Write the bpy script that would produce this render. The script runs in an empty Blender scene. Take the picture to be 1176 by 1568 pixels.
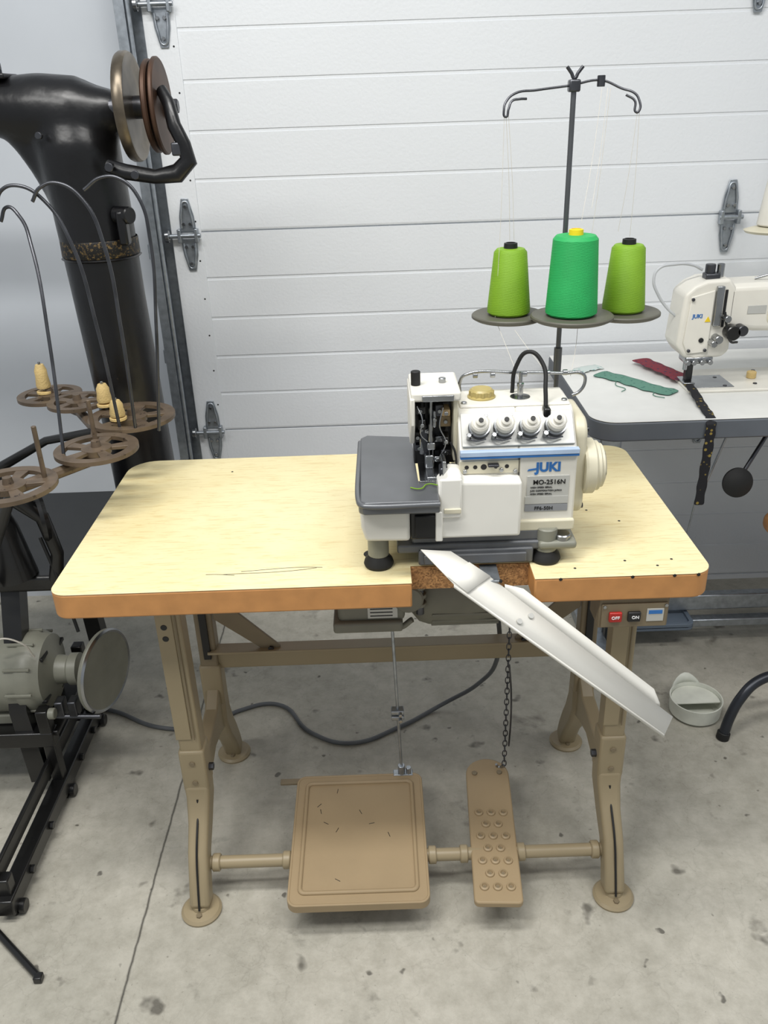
import bpy, bmesh, math, random
from mathutils import Vector, Matrix
random.seed(3)
scn=bpy.context.scene
COL=bpy.context.collection
def lin(h):
    h=h.lstrip('#'); v=[int(h[i:i+2],16)/255 for i in (0,2,4)]
    return tuple(((c/12.92) if c<=.04045 else ((c+.055)/1.055)**2.4) for c in v)+(1,)
MATS={}
def mat(name,col,rough=.5,metal=0,var=.12,scale=20,bump=0,bscale=200,col2=None,thr=None,trans=0,coat=0):
    if name in MATS: return MATS[name]
    m=bpy.data.materials.new(name); m.use_nodes=True; nt=m.node_tree; N=nt.nodes; L=nt.links
    b=N['Principled BSDF']; b.inputs['Roughness'].default_value=rough; b.inputs['Metallic'].default_value=metal
    if trans: b.inputs['Transmission Weight'].default_value=trans
    if coat: b.inputs['Coat Weight'].default_value=coat
    tc=N.new('ShaderNodeTexCoord')
    n=N.new('ShaderNodeTexNoise'); n.inputs['Scale'].default_value=scale; n.inputs['Detail'].default_value=6
    L.new(tc.outputs['Object'],n.inputs['Vector'])
    r=N.new('ShaderNodeValToRGB'); c=lin(col)
    lo=tuple(x*(1-var) for x in c[:3])+(1,); hi=tuple(min(1,x*(1+var)) for x in c[:3])+(1,)
    r.color_ramp.elements[0].position=.3; r.color_ramp.elements[1].position=.7
    r.color_ramp.elements[0].color=lo; r.color_ramp.elements[1].color=hi
    L.new(n.outputs['Fac'],r.inputs['Fac'])
    out=r.outputs['Color']
    if col2:
        n2=N.new('ShaderNodeTexNoise'); n2.inputs['Scale'].default_value=scale*2.3; n2.inputs['Detail'].default_value=8; n2.inputs['Roughness'].default_value=.7
        L.new(tc.outputs['Object'],n2.inputs['Vector'])
        r2=N.new('ShaderNodeValToRGB'); t=thr or .6
        r2.color_ramp.elements[0].position=t; r2.color_ramp.elements[1].position=t+.02
        L.new(n2.outputs['Fac'],r2.inputs['Fac'])
        mx=N.new('ShaderNodeMix'); mx.data_type='RGBA'; L.new(r2.outputs['Color'],mx.inputs['Factor']); L.new(out,mx.inputs['A']); mx.inputs['B'].default_value=lin(col2); out=mx.outputs['Result']
    L.new(out,b.inputs['Base Color'])
    if bump:
        n3=N.new('ShaderNodeTexNoise'); n3.inputs['Scale'].default_value=bscale; L.new(tc.outputs['Object'],n3.inputs['Vector'])
        bp=N.new('ShaderNodeBump'); bp.inputs['Strength'].default_value=bump; bp.inputs['Distance'].default_value=.002
        L.new(n3.outputs['Fac'],bp.inputs['Height']); L.new(bp.outputs['Normal'],b.inputs['Normal'])
    MATS[name]=m; return m
# ---------- group + parts
def group(name,loc):
    e=bpy.data.objects.new(name,None); e.location=loc; e.empty_display_size=.05; COL.objects.link(e); return e
def fin(o,g):
    COL.objects.link(o)
    if g is not None:
        o.parent=g; o.location=-g.location.copy() if o.location.length==0 else o.location-g.location
    return o
def mk(name,bm,m,g,smooth=35):
    me=bpy.data.meshes.new(name); bmesh.ops.recalc_face_normals(bm,faces=bm.faces); bm.to_mesh(me); bm.free()
    if smooth:
        for p in me.polygons: p.use_smooth=True
        me.set_sharp_from_angle(angle=math.radians(smooth))
    me.materials.append(m)
    return fin(bpy.data.objects.new(name,me),g)
def bev(o,w,s=2,ang=40):
    md=o.modifiers.new('b','BEVEL'); md.width=w; md.segments=s; md.limit_method='ANGLE'; md.angle_limit=math.radians(ang); return o
def box(name,a,b,m,g,bw=.002,seg=2,rot=None,piv=None):
    bm=bmesh.new(); bmesh.ops.create_cube(bm,size=1)
    a=Vector(a);b=Vector(b); c=(a+b)/2; d=b-a
    for v in bm.verts: v.co=Vector((v.co.x*d.x+c.x,v.co.y*d.y+c.y,v.co.z*d.z+c.z))
    if rot:
        R=Matrix.Rotation(math.radians(rot[1]),3,rot[0]); p=Vector(piv) if piv else c
        for v in bm.verts: v.co=R@(v.co-p)+p
    o=mk(name,bm,m,g,30)
    if bw: bev(o,bw,seg)
    return o
def prism(name,pts,ax,lo,hi,m,g,bw=.002,seg=2,sm=30):
    bm=bmesh.new()
    def P(p,h):
        return {0:(h,p[0],p[1]),1:(p[0],h,p[1]),2:(p[0],p[1],h)}[ax]
    lo_v=[bm.verts.new(P(p,lo)) for p in pts]; hi_v=[bm.verts.new(P(p,hi)) for p in pts]
    bm.faces.new(lo_v); bm.faces.new(hi_v[::-1]); n=len(pts)
    for i in range(n): bm.faces.new([lo_v[i],hi_v[i],hi_v[(i+1)%n],lo_v[(i+1)%n]])
    o=mk(name,bm,m,g,sm)
    if bw: bev(o,bw,seg)
    return o
def rrect(x0,y0,x1,y1,r,n=8):
    if not isinstance(r,(list,tuple)): r=[r]*4
    o=[]
    for (cx,cy,a,rr) in ((x1-r[0],y1-r[0],0,r[0]),(x0+r[1],y1-r[1],90,r[1]),(x0+r[2],y0+r[2],180,r[2]),(x1-r[3],y0+r[3],270,r[3])):
        for i in range(n+1):
            t=math.radians(a+90*i/n); o.append((cx+rr*math.cos(t),cy+rr*math.sin(t)))
    return o
def frame(d):
    d=d.normalized(); u=d.orthogonal().normalized(); return u,d.cross(u)
def lathe(name,prof,org,axis,m,g,n=40,smooth=35):
    d=Vector(axis).normalized(); u,w=frame(d); org=Vector(org); bm=bmesh.new(); rings=[]
    for r,h in prof:
        if r<=1e-6: rings.append([bm.verts.new(org+d*h)])
        else: rings.append([bm.verts.new(org+d*h+(u*math.cos(2*math.pi*i/n)+w*math.sin(2*math.pi*i/n))*r) for i in range(n)])
    for a,b in zip(rings,rings[1:]):
        for i in range(n):
            j=(i+1)%n
            if len(a)==1 and len(b)==1: continue
            if len(a)==1: bm.faces.new([a[0],b[i],b[j]])
            elif len(b)==1: bm.faces.new([a[i],a[j],b[0]])
            else: bm.faces.new([a[i],a[j],b[j],b[i]])
    return mk(name,bm,m,g,smooth)
def cyl(name,p0,p1,r,m,g,r2=None,n=24,ch=None):
    p0=Vector(p0);p1=Vector(p1);h=(p1-p0).length; r2=r if r2 is None else r2; c=min(r,r2,h)*.12 if ch is None else ch
    return lathe(name,[(0,0),(r-c,0),(r,c),(r2,h-c),(r2-c,h),(0,h)],p0,p1-p0,m,g,n)
def tube(name,pts,r,m,g,smooth=True,cyc=False,radii=None,res=10):
    cu=bpy.data.curves.new(name,'CURVE'); cu.dimensions='3D'; cu.bevel_depth=r; cu.bevel_resolution=3; cu.use_fill_caps=True; cu.resolution_u=res
    if smooth:
        s=cu.splines.new('BEZIER'); s.bezier_points.add(len(pts)-1)
        for i,(b,p) in enumerate(zip(s.bezier_points,pts)):
            b.co=p; b.handle_left_type=b.handle_right_type='AUTO'
            if radii: b.radius=radii[i]
    else:
        s=cu.splines.new('POLY'); s.points.add(len(pts)-1)
        for i,(b,p) in enumerate(zip(s.points,pts)):
            b.co=(*p,1)
            if radii: b.radius=radii[i]
    s.use_cyclic_u=cyc
    cu.materials.append(m)
    return fin(bpy.data.objects.new(name,cu),g)
def sweep(name,pts,radii,m,g,n=24,sy=1,square=False,upv=None,smooth=35):
    pts=[Vector(p) for p in pts]; bm=bmesh.new(); rings=[]
    up=Vector(upv) if upv else None
    u=None
    for i,p in enumerate(pts):
        d=(pts[min(i+1,len(pts)-1)]-pts[max(i-1,0)]).normalized()
        if up: w=d.cross(up).normalized(); uu=w.cross(d).normalized(); u=uu; 
        else:
            u=d.orthogonal().normalized() if u is None else (u-d*u.dot(d)).normalized(); w=d.cross(u)
        r=radii[i]; rx,ry=(r if isinstance(r,tuple) else (r,r*sy))
        if square:
            rings.append([bm.verts.new(p+u*rx*a+w*ry*b) for a,b in ((1,1),(-1,1),(-1,-1),(1,-1))])
        else:
            rings.append([bm.verts.new(p+u*rx*math.cos(2*math.pi*k/n)+w*ry*math.sin(2*math.pi*k/n)) for k in range(n)])
    for a,b in zip(rings,rings[1:]):
        k=len(a)
        for i in range(k): bm.faces.new([a[i],a[(i+1)%k],b[(i+1)%k],b[i]])
    bm.faces.new(rings[0][::-1]); bm.faces.new(rings[-1])
    return mk(name,bm,m,g,smooth)
def text(name,body,size,loc,m,g,rot=(90,0,0),ext=.0004,bold=0):
    cu=bpy.data.curves.new(name,'FONT'); cu.body=body; cu.size=size; cu.extrude=ext; cu.offset=bold; cu.materials.append(m)
    o=bpy.data.objects.new(name,cu); o.rotation_euler=[math.radians(a) for a in rot]; o.location=loc; return fin(o,g)
def sheet(name,quadrows,m,g,th=.0015,sub=0,sm=50):
    bm=bmesh.new(); R=[[bm.verts.new(p) for p in row] for row in quadrows]
    for a,b in zip(R,R[1:]):
        for i in range(len(a)-1): bm.faces.new([a[i],a[i+1],b[i+1],b[i]])
    o=mk(name,bm,m,g,sm)
    if th:
        s=o.modifiers.new('s','SOLIDIFY'); s.thickness=th; s.offset=0
    if sub:
        s=o.modifiers.new('u','SUBSURF'); s.levels=s.render_levels=sub
    return o
# ---------- materials
white=mat('white_enamel','#dcd9cf',.35,var=.05,scale=14)
cream=mat('cream_enamel','#cfc9b2',.4,var=.07)
black=mat('black_paint','#101010',.35,var=.3,coat=.2)
blackiron=mat('black_iron','#0c0c0e',.33,var=.35,scale=15,bump=.35,bscale=45,col2='#2a221c',thr=.68)
rubber=mat('black_rubber','#121212',.65)
steel=mat('steel','#a4a6a8',.25,1,var=.15)
dsteel=mat('dark_steel','#55565a',.35,.9,var=.3)
galv=mat('galvanized','#a4aab0',.36,.85,var=.18,scale=60)
beige=mat('beige_paint','#96886c',.42,var=.04,scale=6,col2='#5f523f',thr=.735)
beige2=mat('pedal_tan','#9c8869',.5,var=.06,scale=8,bump=.12,bscale=90,col2='#4f4031',thr=.70)
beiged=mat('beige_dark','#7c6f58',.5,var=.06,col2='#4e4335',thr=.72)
motorg=mat('motor_olive_grey','#77766a',.5,var=.08)
lgrey=mat('grey_hammered','#7f7f73',.42,var=.1)
baseg=mat('grey_casting','#67696c',.4,.3,var=.14)
plateg=mat('grey_plate','#66686b',.3,.35,var=.06)
orange=mat('edge_band_orange','#be8750',.5,var=.1,scale=30)
disk=mat('disc_olive','#58564c',.5,var=.05)
brown=mat('brown_casting','#5f5142',.45,.2,var=.25,scale=30,col2='#33271f',thr=.62)
blue=mat('blue_ink','#2c6cb0',.4)
red=mat('red_button','#a8241e',.4)
ink=mat('black_ink','#161616',.5)
label=mat('label_silver','#bdbdb8',.35,.2,var=.04)
amber=mat('amber_plastic','#b5a468',.35,trans=.2)
yel=mat('yellow_core','#e8c820',.5)
spool=mat('spool_ivory','#d0b57a',.6,bump=.5,bscale=300)
threadm=mat('thread_fine','#cfcabf',.6)
pwhite=mat('white_sheet_metal','#e2e0d8',.38,var=.04,scale=9)
def thread_mat(name,c):
    m=mat(name,c,.6,var=.08); nt=m.node_tree;N=nt.nodes;L=nt.links
    tc=N.new('ShaderNodeTexCoord'); w=N.new('ShaderNodeTexWave'); w.bands_direction='Z'; w.inputs['Scale'].default_value=130; w.inputs['Distortion'].default_value=2.2; w.inputs['Detail'].default_value=2
    mp=N.new('ShaderNodeMapping'); mp.inputs['Rotation'].default_value=(.12,.1,0); L.new(tc.outputs['Object'],mp.inputs[0]); L.new(mp.outputs[0],w.inputs['Vector'])
    b=N.new('ShaderNodeBump'); b.inputs['Strength'].default_value=.35; b.inputs['Distance'].default_value=.001; L.new(w.outputs['Fac'],b.inputs['Height']); L.new(b.outputs['Normal'],N['Principled BSDF'].inputs['Normal'])
    return m
lime=thread_mat('thread_lime','#76a01c'); green=thread_mat('thread_green','#22a456')
def nodes(name,rough):
    m=bpy.data.materials.new(name); m.use_nodes=True; nt=m.node_tree
    nt.nodes['Principled BSDF'].inputs['Roughness'].default_value=rough
    N=nt.nodes;L=nt.links; tc=N.new('ShaderNodeTexCoord'); B=N['Principled BSDF']
    class H: pass
    h=H(); h.m=m;h.N=N;h.L=L;h.tc=tc;h.B=B
    def noise(s,d=6,ro=.55,dist=0,sc=None,loc=None):
        n=N.new('ShaderNodeTexNoise'); n.inputs['Scale'].default_value=s; n.inputs['Detail'].default_value=d; n.inputs['Roughness'].default_value=ro; n.inputs['Distortion'].default_value=dist
        v=tc.outputs['Object']
        if sc or loc:
            mp=N.new('ShaderNodeMapping'); mp.inputs['Scale'].default_value=sc or (1,1,1); mp.inputs['Location'].default_value=loc or (0,0,0); L.new(v,mp.inputs[0]); v=mp.outputs[0]
        L.new(v,n.inputs['Vector']); return n.outputs['Fac']
    def ramp(f,p0,c0,p1,c1):
        r=N.new('ShaderNodeValToRGB'); r.color_ramp.elements[0].position=p0; r.color_ramp.elements[0].color=lin(c0); r.color_ramp.elements[1].position=p1; r.color_ramp.elements[1].color=lin(c1); L.new(f,r.inputs['Fac']); return r.outputs['Color']
    def mix(a,b,t,f=1):
        x=N.new('ShaderNodeMix'); x.data_type='RGBA'; x.blend_type=t; x.inputs['Factor'].default_value=f; L.new(a,x.inputs['A']); L.new(b,x.inputs['B']); return x.outputs['Result']
    h.noise=noise;h.ramp=ramp;h.mix=mix; return h
# laminate
h=nodes('laminate_cream',.38); lam=h.m
c=h.ramp(h.noise(1,4,.5,.4,(24,260,10)),.34,'#dac998',.48,'#e6daae')
c=h.mix(c,h.ramp(h.noise(1,2,.5,0,(70,600,10),(3,1,0)),.67,'#ffffff',.73,'#cdbb8a'),'MULTIPLY',.5)
c=h.mix(c,h.ramp(h.noise(3,3),.3,'#f2ebdb',.6,'#ffffff'),'MULTIPLY',.6)
h.L.new(c,h.B.inputs['Base Color'])
# particle board
h=nodes('particle_board',.8); pb=h.m
v=h.N.new('ShaderNodeTexVoronoi'); v.inputs['Scale'].default_value=350; h.L.new(h.tc.outputs['Object'],v.inputs['Vector']); sp=h.N.new('ShaderNodeSeparateColor'); h.L.new(v.outputs['Color'],sp.inputs[0])
h.L.new(h.ramp(sp.outputs[0],0,'#86603c',1,'#cc9a64'),h.B.inputs['Base Color'])
# concrete
h=nodes('concrete',.48); fl=h.m; N=h.N;L=h.L;tc=h.tc;B=h.B
c=h.ramp(h.noise(2.2,10,.68),.32,'#a29f93',.68,'#bfbbaf')
c=h.mix(c,h.ramp(h.noise(22,8,.75),.32,'#aaa79d',.6,'#ffffff'),'MULTIPLY',.4)
c=h.mix(c,h.ramp(h.noise(6.5,5,.6,.2),.27,'#4a463f',.37,'#ffffff'),'MULTIPLY',.55)
c=h.mix(c,h.ramp(h.noise(12,3,.5,0,None,(4,7,0)),.27,'#4a463f',.34,'#ffffff'),'MULTIPLY',.7)
c=h.mix(c,h.ramp(h.noise(28,2,.4,0,None,(1,3,0)),.24,'#3e3a34',.28,'#ffffff'),'MULTIPLY',.7)
c=h.mix(c,h.ramp(h.noise(90,4,.7),.64,'#ffffff',.72,'#868279'),'MULTIPLY',.5)
c=h.mix(c,h.ramp(h.noise(7,8,.75,2.5,(3,.8,1),(2,2,0)),.58,'#000000',.70,'#3a3935'),'ADD',.35)
c=h.mix(c,h.ramp(h.noise(9,8,.75,2.5,(.7,2.5,1),(7,5,0)),.60,'#000000',.72,'#34332f'),'ADD',.35)
for sc_,lo_ in (((1,1,1),(0,0,0)),((1,1,1),(3.3,1.7,0))):
    mp=N.new('ShaderNodeMapping'); mp.inputs['Location'].default_value=lo_; mp.inputs['Rotation'].default_value=(0,0,lo_[0]); L.new(tc.outputs['Object'],mp.inputs[0])
    nn=N.new('ShaderNodeTexNoise'); nn.inputs['Scale'].default_value=4; nn.inputs['Detail'].default_value=7; L.new(mp.outputs[0],nn.inputs['Vector'])
    va=N.new('ShaderNodeVectorMath'); va.operation='MULTIPLY_ADD'; L.new(nn.outputs['Color'],va.inputs[0]); va.inputs[1].default_value=(.5,.5,.5); L.new(mp.outputs[0],va.inputs[2])
    vo=N.new('ShaderNodeTexVoronoi'); vo.feature='DISTANCE_TO_EDGE'; vo.inputs['Scale'].default_value=3.1; L.new(va.outputs[0],vo.inputs['Vector'])
    c=h.mix(c,h.ramp(vo.outputs['Distance'],.0,'#7d7a72',.006,'#ffffff'),'MULTIPLY',.14)
sx2=N.new('ShaderNodeSeparateXYZ'); L.new(tc.outputs['Object'],sx2.inputs[0])
ma=N.new('ShaderNodeMath'); ma.operation='ADD'; ma.inputs[1].default_value=.505; L.new(sx2.outputs['X'],ma.inputs[0])
mb=N.new('ShaderNodeMath'); mb.operation='MULTIPLY_ADD'; mb.inputs[1].default_value=.006; L.new(h.noise(25,3),mb.inputs[0]); L.new(ma.outputs[0],mb.inputs[2])
mc=N.new('ShaderNodeMath'); mc.operation='ABSOLUTE'; L.new(mb.outputs[0],mc.inputs[0])
c=h.mix(c,h.ramp(mc.outputs[0],.0018,'#3a3733',.0034,'#ffffff'),'MULTIPLY',.9)
L.new(c,B.inputs['Base Color'])
bp_=N.new('ShaderNodeBump'); bp_.inputs['Strength'].default_value=.2; bp_.inputs['Distance'].default_value=.003; L.new(h.noise(80,5,.7),bp_.inputs['Height']); L.new(bp_.outputs[0],B.inputs['Normal'])
doorm=mat('door_white','#dfe2e5',.42,var=.012,scale=3,bump=.3,bscale=130)
wallm=mat('wall_white','#c6cbd1',.3,var=.06,scale=2.5,bump=.4,bscale=5)

# ---------- room
YW=1.225
box('floor',(-3.2,-3.2,-.1),(3.2,YW+.15,0),fl,None,0)
box('wall_back',(-3.2,YW+.045,0),(3.2,YW+.15,3.2),wallm,None,0)
g=group('door_1',(.7,YW+.02,0))
gro=[.02,.135,.25,.365,.48,.593,.708,.820,.933,1.045,1.173,1.304,1.422,1.541,1.657,1.775,1.89,2.01,2.13,2.25,2.36]
seams={1.173,.593,1.745,2.36,.02}
prof=[]
for z in gro:
    if z in seams: prof+=[(YW,z-.0035),(YW+.008,z-.0025),(YW+.008,z+.001),(YW+.0012,z+.0015),(YW,z+.006)]
    else: prof+=[(YW,z-.0045),(YW+.0022,z-.0035),(YW+.0022,z+.0030),(YW,z+.0045)]
prof=[(YW+.03,0.0),(YW,.0)]+[(y,max(z,.001)) for y,z in prof]+[(YW,2.45),(YW+.03,2.45)]
prism('panels',prof,0,-.468,2.4,doorm,g,0,sm=0)
box('end_stile',(-.548,YW-.004,0),(-.466,YW+.03,2.45),doorm,g,.002)
for k in range(22):
    z=.15+k*.105
    cyl('stile_hole',(-.478,YW-.0035,z),(-.478,YW-.0045,z),.0025,ink,g,n=8)
g2=group('trim_1',(-.58,YW,0))
box('angle_web',(-.60,YW-.06,0),(-.596,YW+.045,3),galv,g2,.0005)
box('angle_flange',(-.60,YW-.062,0),(-.575,YW-.058,3),galv,g2,.0005)
box('track_back',(-.575,YW+.01,0),(-.55,YW+.014,3),galv,g2,.0005)
cyl('track_lip',(-.57,YW-.05,0),(-.57,YW-.05,3),.006,galv,g2)
for z in [.15,.45,.8,1.1,1.45,1.8,2.1]:
    box('bracket',(-.625,YW+.02,z),(-.555,YW+.03,z+.04),galv,g2,.001)
def hinge(x,z,roller=True):
    h=group('door_hinge',(x,YW-.01,z))
    for s in (1,-1):
        prism('leaf',[(x-.022,z+s*.01),(x+.022,z+s*.01),(x+.020,z+s*.05),(x+.010,z+s*.095),(x-.010,z+s*.095),(x-.020,z+s*.05)][::s],1,YW-.0085,YW-.0042,galv,h,.001)
        tube('rib',[(x-.016,YW-.010,z+s*.02),(x-.012,YW-.012,z+s*.06),(x,YW-.010,z+s*.088),(x+.012,YW-.012,z+s*.06),(x+.016,YW-.010,z+s*.02)],.003,galv,h)
        for dx,dz in((-.009,.03),(.009,.03),(0,.075)):
            cyl('screw',(x+dx,YW-.008,z+s*dz),(x+dx,YW-.016,z+s*dz),.005,steel,h,n=6)
    box('knuckle_left',(x-.028,YW-.026,z-.018),(x-.018,YW-.0042,z+.018),galv,h,.002)
    box('knuckle_right',(x+.018,YW-.026,z-.018),(x+.028,YW-.0042,z+.018),galv,h,.002)
    cyl('pin',(x-.05 if roller else x-.03,YW-.02,z),(x+.035,YW-.02,z),.006,galv,h)
    if roller: cyl('roller',(x-.062,YW-.02,z),(x-.05,YW-.02,z),.016,steel,h)
for z in (.593,1.165,1.712): hinge(-.500,z)
for z in (.593,1.165,1.745): hinge(.985,z,False)

# ---------- main table
T=group('sewing_table',(0,.29,0))
def arc(cx,cy,r,a0,a1,n=8): return [(cx+r*math.cos(math.radians(a0+(a1-a0)*i/n)),cy+r*math.sin(math.radians(a0+(a1-a0)*i/n))) for i in range(n+1)]
HW=.557
outl=arc(HW-.045,.58-.045,.045,0,90)+arc(-HW+.06,.58-.06,.06,90,180)+arc(-HW+.03,.03,.03,180,270)+[(.052,0),(.052,.058),(.257,.058),(.257,0)]+arc(HW-.035,.035,.035,270,360)
prism('top_laminate',outl,2,.7585,.76,lam,T,.0006,1)
prism('top_core',outl,2,.712,.7583,orange,T,.003,2)
box('notch_core',(.053,.0568,.7135),(.256,.0582,.7575),pb,T,0)
for i,x in enumerate((.3,.42,.49,.53,.2)):
    cyl('chip',(x,-.0006,.757),(x,.003,.757),.003,ink,T,n=8)
cyl('oil_hole',(-.015,.105,.7595),(-.015,.105,.7606),.014,ink,T)
for (a,b,c2) in (((-.27,.05),(-.15,.055),(-.11,.062)),((-.24,.058),(-.13,.066),(-.1,.063)),((-.3,.052),(-.28,.051),(-.25,.046))):
    tube('scratch',[(*a,.7601),(*b,.7601),(*c2,.7601)],.0005,ink,T)
for p in ((.42,.05),(.45,.20),(.40,.25),(.47,.03),(.5,.05),(.33,.03),(.35,.46),(-.32,.5)):
    cyl('screw_mark',(*p,.7598),(*p,.7604),.0024,ink,T,n=10)
def leg(xc,s):
    n='right_' if s<0 else 'left_'
    box(n+'top_rail',(xc-.022,.05,.685),(xc+.022,.53,.711),beige,T,.003)
    box(n+'front_post',(xc-.022,.10,.235),(xc+.022,.142,.70),beige,T,.004,2)
    box(n+'post_face',(xc-.0245,.097,.36),(xc+.006,.101,.70),beige,T,.001,2)
    box(n+'front_sleeve',(xc-.026,.095,.225),(xc+.026,.147,.33),beige,T,.006,3)
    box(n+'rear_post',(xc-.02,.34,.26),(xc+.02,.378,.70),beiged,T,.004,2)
    box(n+'rear_sleeve',(xc-.024,.336,.25),(xc+.024,.382,.36),beige,T,.006,3)
    box(n+'rear_slot',(xc-.008,.3345,.38),(xc+.008,.34,.66),ink,T,.001)
    def low(nm,path,r):
        o=sweep(n+nm,path,r,beige,T,square=True,upv=(1,0,0)); bev(o,.009,3,30)
    low('front_foot',[(xc,.12,.24),(xc,.118,.20),(xc,.085,.15),(xc,.045,.11),(xc,.02,.06),(xc,.0,.012)],[(.026,.026),(.024,.03),(.021,.028),(.020,.026),(.020,.024),(.021,.022)])
    low('rear_foot',[(xc,.36,.26),(xc,.362,.21),(xc,.39,.15),(xc,.425,.10),(xc,.45,.05),(xc,.465,.012)],[(.024,.026),(.023,.03),(.022,.028),(.02,.026),(.02,.024),(.02,.022)])
    prism(n+'side_web',[(.11,.30),(.11,.17),(.18,.20),(.24,.215),(.30,.20),(.37,.17),(.37,.32),(.30,.27),(.18,.26)],0,xc-.015,xc+.015,beige,T,.004)
    tube(n+'seam_front',[(xc,.0895,.21),(xc,.082,.187),(xc,.064,.171),(xc,.023,.127),(xc,-.004,.068),(xc,-.022,.02)],.0022,ink,T)
    tube(n+'seam_post',[(xc+.012,.0965,.36),(xc+.012,.0985,.68)],.0014,beiged,T)
    for y in (0,.465):
        lathe(n+'pad',[(0,0),(.040,0),(.041,.005),(.036,.010),(.018,.013),(.016,.02),(0,.02)],(xc,y-.005,0),(0,0,1),beige,T)
        cyl(n+'pad_bolt',(xc,y-.028,.01),(xc,y-.028,.016),.006,beiged,T,n=6)
    for z in (.625,.60):
        cyl(n+'hole',(xc-.010,.1,z),(xc-.010,.0962,z),.006,ink,T,n=16)
    for z in (.25,.30):
        cyl(n+'bolt',(xc,.098,z),(xc,.092,z),.006,beiged,T,n=6)
    cyl(n+'adjust_bolt',(xc+s*.024,.12,.27),(xc+s*.036,.12,.27),.008,dsteel,T,n=6)
leg(-.392,1); leg(.452,-1)
box('cross_beam',(-.39,.35,.345),(.45,.366,.40),beige,T,.003)
box('cross_beam_lip',(-.39,.33,.395),(.45,.366,.401),beige,T,.001)
for x0,s in ((-.37,1),(.43,-1)):
    prism('gusset',[(x0,.52),(x0+s*.03,.52),(x0+s*.14,.405),(x0+s*.14,.39),(x0+s*.11,.39),(x0,.48)],1,.344,.35,beiged,T,.001)
    cyl('gusset_bolt',(x0+s*.12,.343,.40),(x0+s*.12,.336,.40),.007,dsteel,T,n=6)
cyl('treadle_shaft',(-.385,.045,.08),(.45,.045,.08),.013,beige,T)
for x in (-.36,-.215,.085,.15,.268,.42): cyl('shaft_collar',(x-.008,.045,.08),(x+.008,.045,.08),.018,beige,T)

# ---------- treadles
def tilt(o,piv,ang,ax='X'):
    R=Matrix.Rotation(math.radians(ang),4,ax); P=Matrix.Translation(Vector(piv)); M=P@R@P.inverted()
    o.data.transform(M)
P1=group('treadle_pedal',(-.066,.1,.08))
o=prism('plate',rrect(-.205,-.075,.073,.25,.02),2,.088,.096,beige2,P1,.003); tilt(o,(0,.045,.09),4)
def rim(nm,out,inn,z0,z1,m,g,piv,ang,bw=.0015):
    bm=bmesh.new(); n=len(out)
    rows=[[bm.verts.new((*p,z0)) for p in out],[bm.verts.new((*p,z1)) for p in out],[bm.verts.new((*p,z1)) for p in inn],[bm.verts.new((*p,z0)) for p in inn]]
    for k in range(3):
        for i in range(n): bm.faces.new([rows[k][i],rows[k][(i+1)%n],rows[k+1][(i+1)%n],rows[k+1][i]])
    o=mk(nm,bm,m,g,30); bev(o,bw,2); tilt(o,piv,ang)
rim('outer_skirt',rrect(-.206,-.076,.074,.251,.02),rrect(-.201,-.071,.069,.246,.016),.078,.0975,beige2,P1,(0,.045,.09),4)
rim('inner_ridge',rrect(-.186,-.052,.054,.231,.014),rrect(-.178,-.044,.046,.223,.009),.0955,.1015,beige2,P1,(0,.045,.09),4,.003)
for k in range(9):
    x=random.uniform(-.16,.03); y=random.uniform(-.03,.2); a=random.uniform(0,3)
    o=tube('wear_scratch',[(x,y,.0962+(y-.045)*.07),(x+.012*math.cos(a),y+.012*math.sin(a),.0962+(y+.012*math.sin(a)-.045)*.07)],.0006,ink,P1)
box('bearing_left',(-.20,.03,.065),(-.185,.06,.09),beige2,P1)
box('bearing_right',(.05,.03,.065),(.065,.06,.09),beige2,P1)
box('side_tab',(-.245,.235,.10),(-.195,.25,.106),beiged,P1,.001)
cyl('linkage_rod',(.029,.25,.13),(.018,.25,.52),.0033,galv,P1)
box('rod_bracket',(.01,.243,.105),(.055,.262,.112),galv,P1)
cyl('ball_joint',(.029,.25,.112),(.029,.25,.135),.008,galv,P1)
cyl('ball_bolt',(.045,.25,.11),(.045,.25,.128),.006,galv,P1)
cyl('upper_joint',(.018,.25,.50),(.018,.25,.53),.009,galv,P1)
for z in (.27,.285): 
    box('rod_clamp',(.010,.24,z),(.038,.260,z+.010),galv,P1,.002)
    cyl('clamp_screw',(.03,.24,z+.005),(.03,.23,z+.005),.004,steel,P1,n=6)
P2=group('treadle_pedal',(.21,.1,.08))
out=[(.2125+.048*math.cos(math.radians(a)),.245+.045*math.sin(math.radians(a))) for a in range(0,181,12)]+arc(.165+.01,-.08+.01,.01,180,270,4)+arc(.25,-.07,.01,270,360,4)
o=prism('plate',out,2,.078,.093,beige2,P2,.003); tilt(o,(0,.045,.09),4); tilt(o,(.21,.045,.09),-3,'Z')
for r_ in range(7):
    for c_ in range(3 if r_%2==0 else 2):
        x=.2125+(c_-(1 if r_%2==0 else .5))*.026; y=-.045+r_*.030
        o=lathe('tread_bump',[(.0,.001),(.004,.001),(.0055,.0045),(.0085,.003),(.0095,0),(.0095,-.002),(0,-.002)],(x,y,.093),(0,0,1),beige2,P2,n=18); tilt(o,(0,.045,.09),4); tilt(o,(.21,.045,.09),-3,'Z')
        o=cyl('bump_hole',(x,y,.0938),(x,y,.0945),.0035,beiged,P2,n=12); tilt(o,(0,.045,.09),4); tilt(o,(.21,.045,.09),-3,'Z')
for dx in (-.028,.028):
    cyl('rivet',(.222+dx,.245,.105),(.222+dx,.245,.1105),.006,beiged,P2,n=14)
z=.125; i=0
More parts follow.
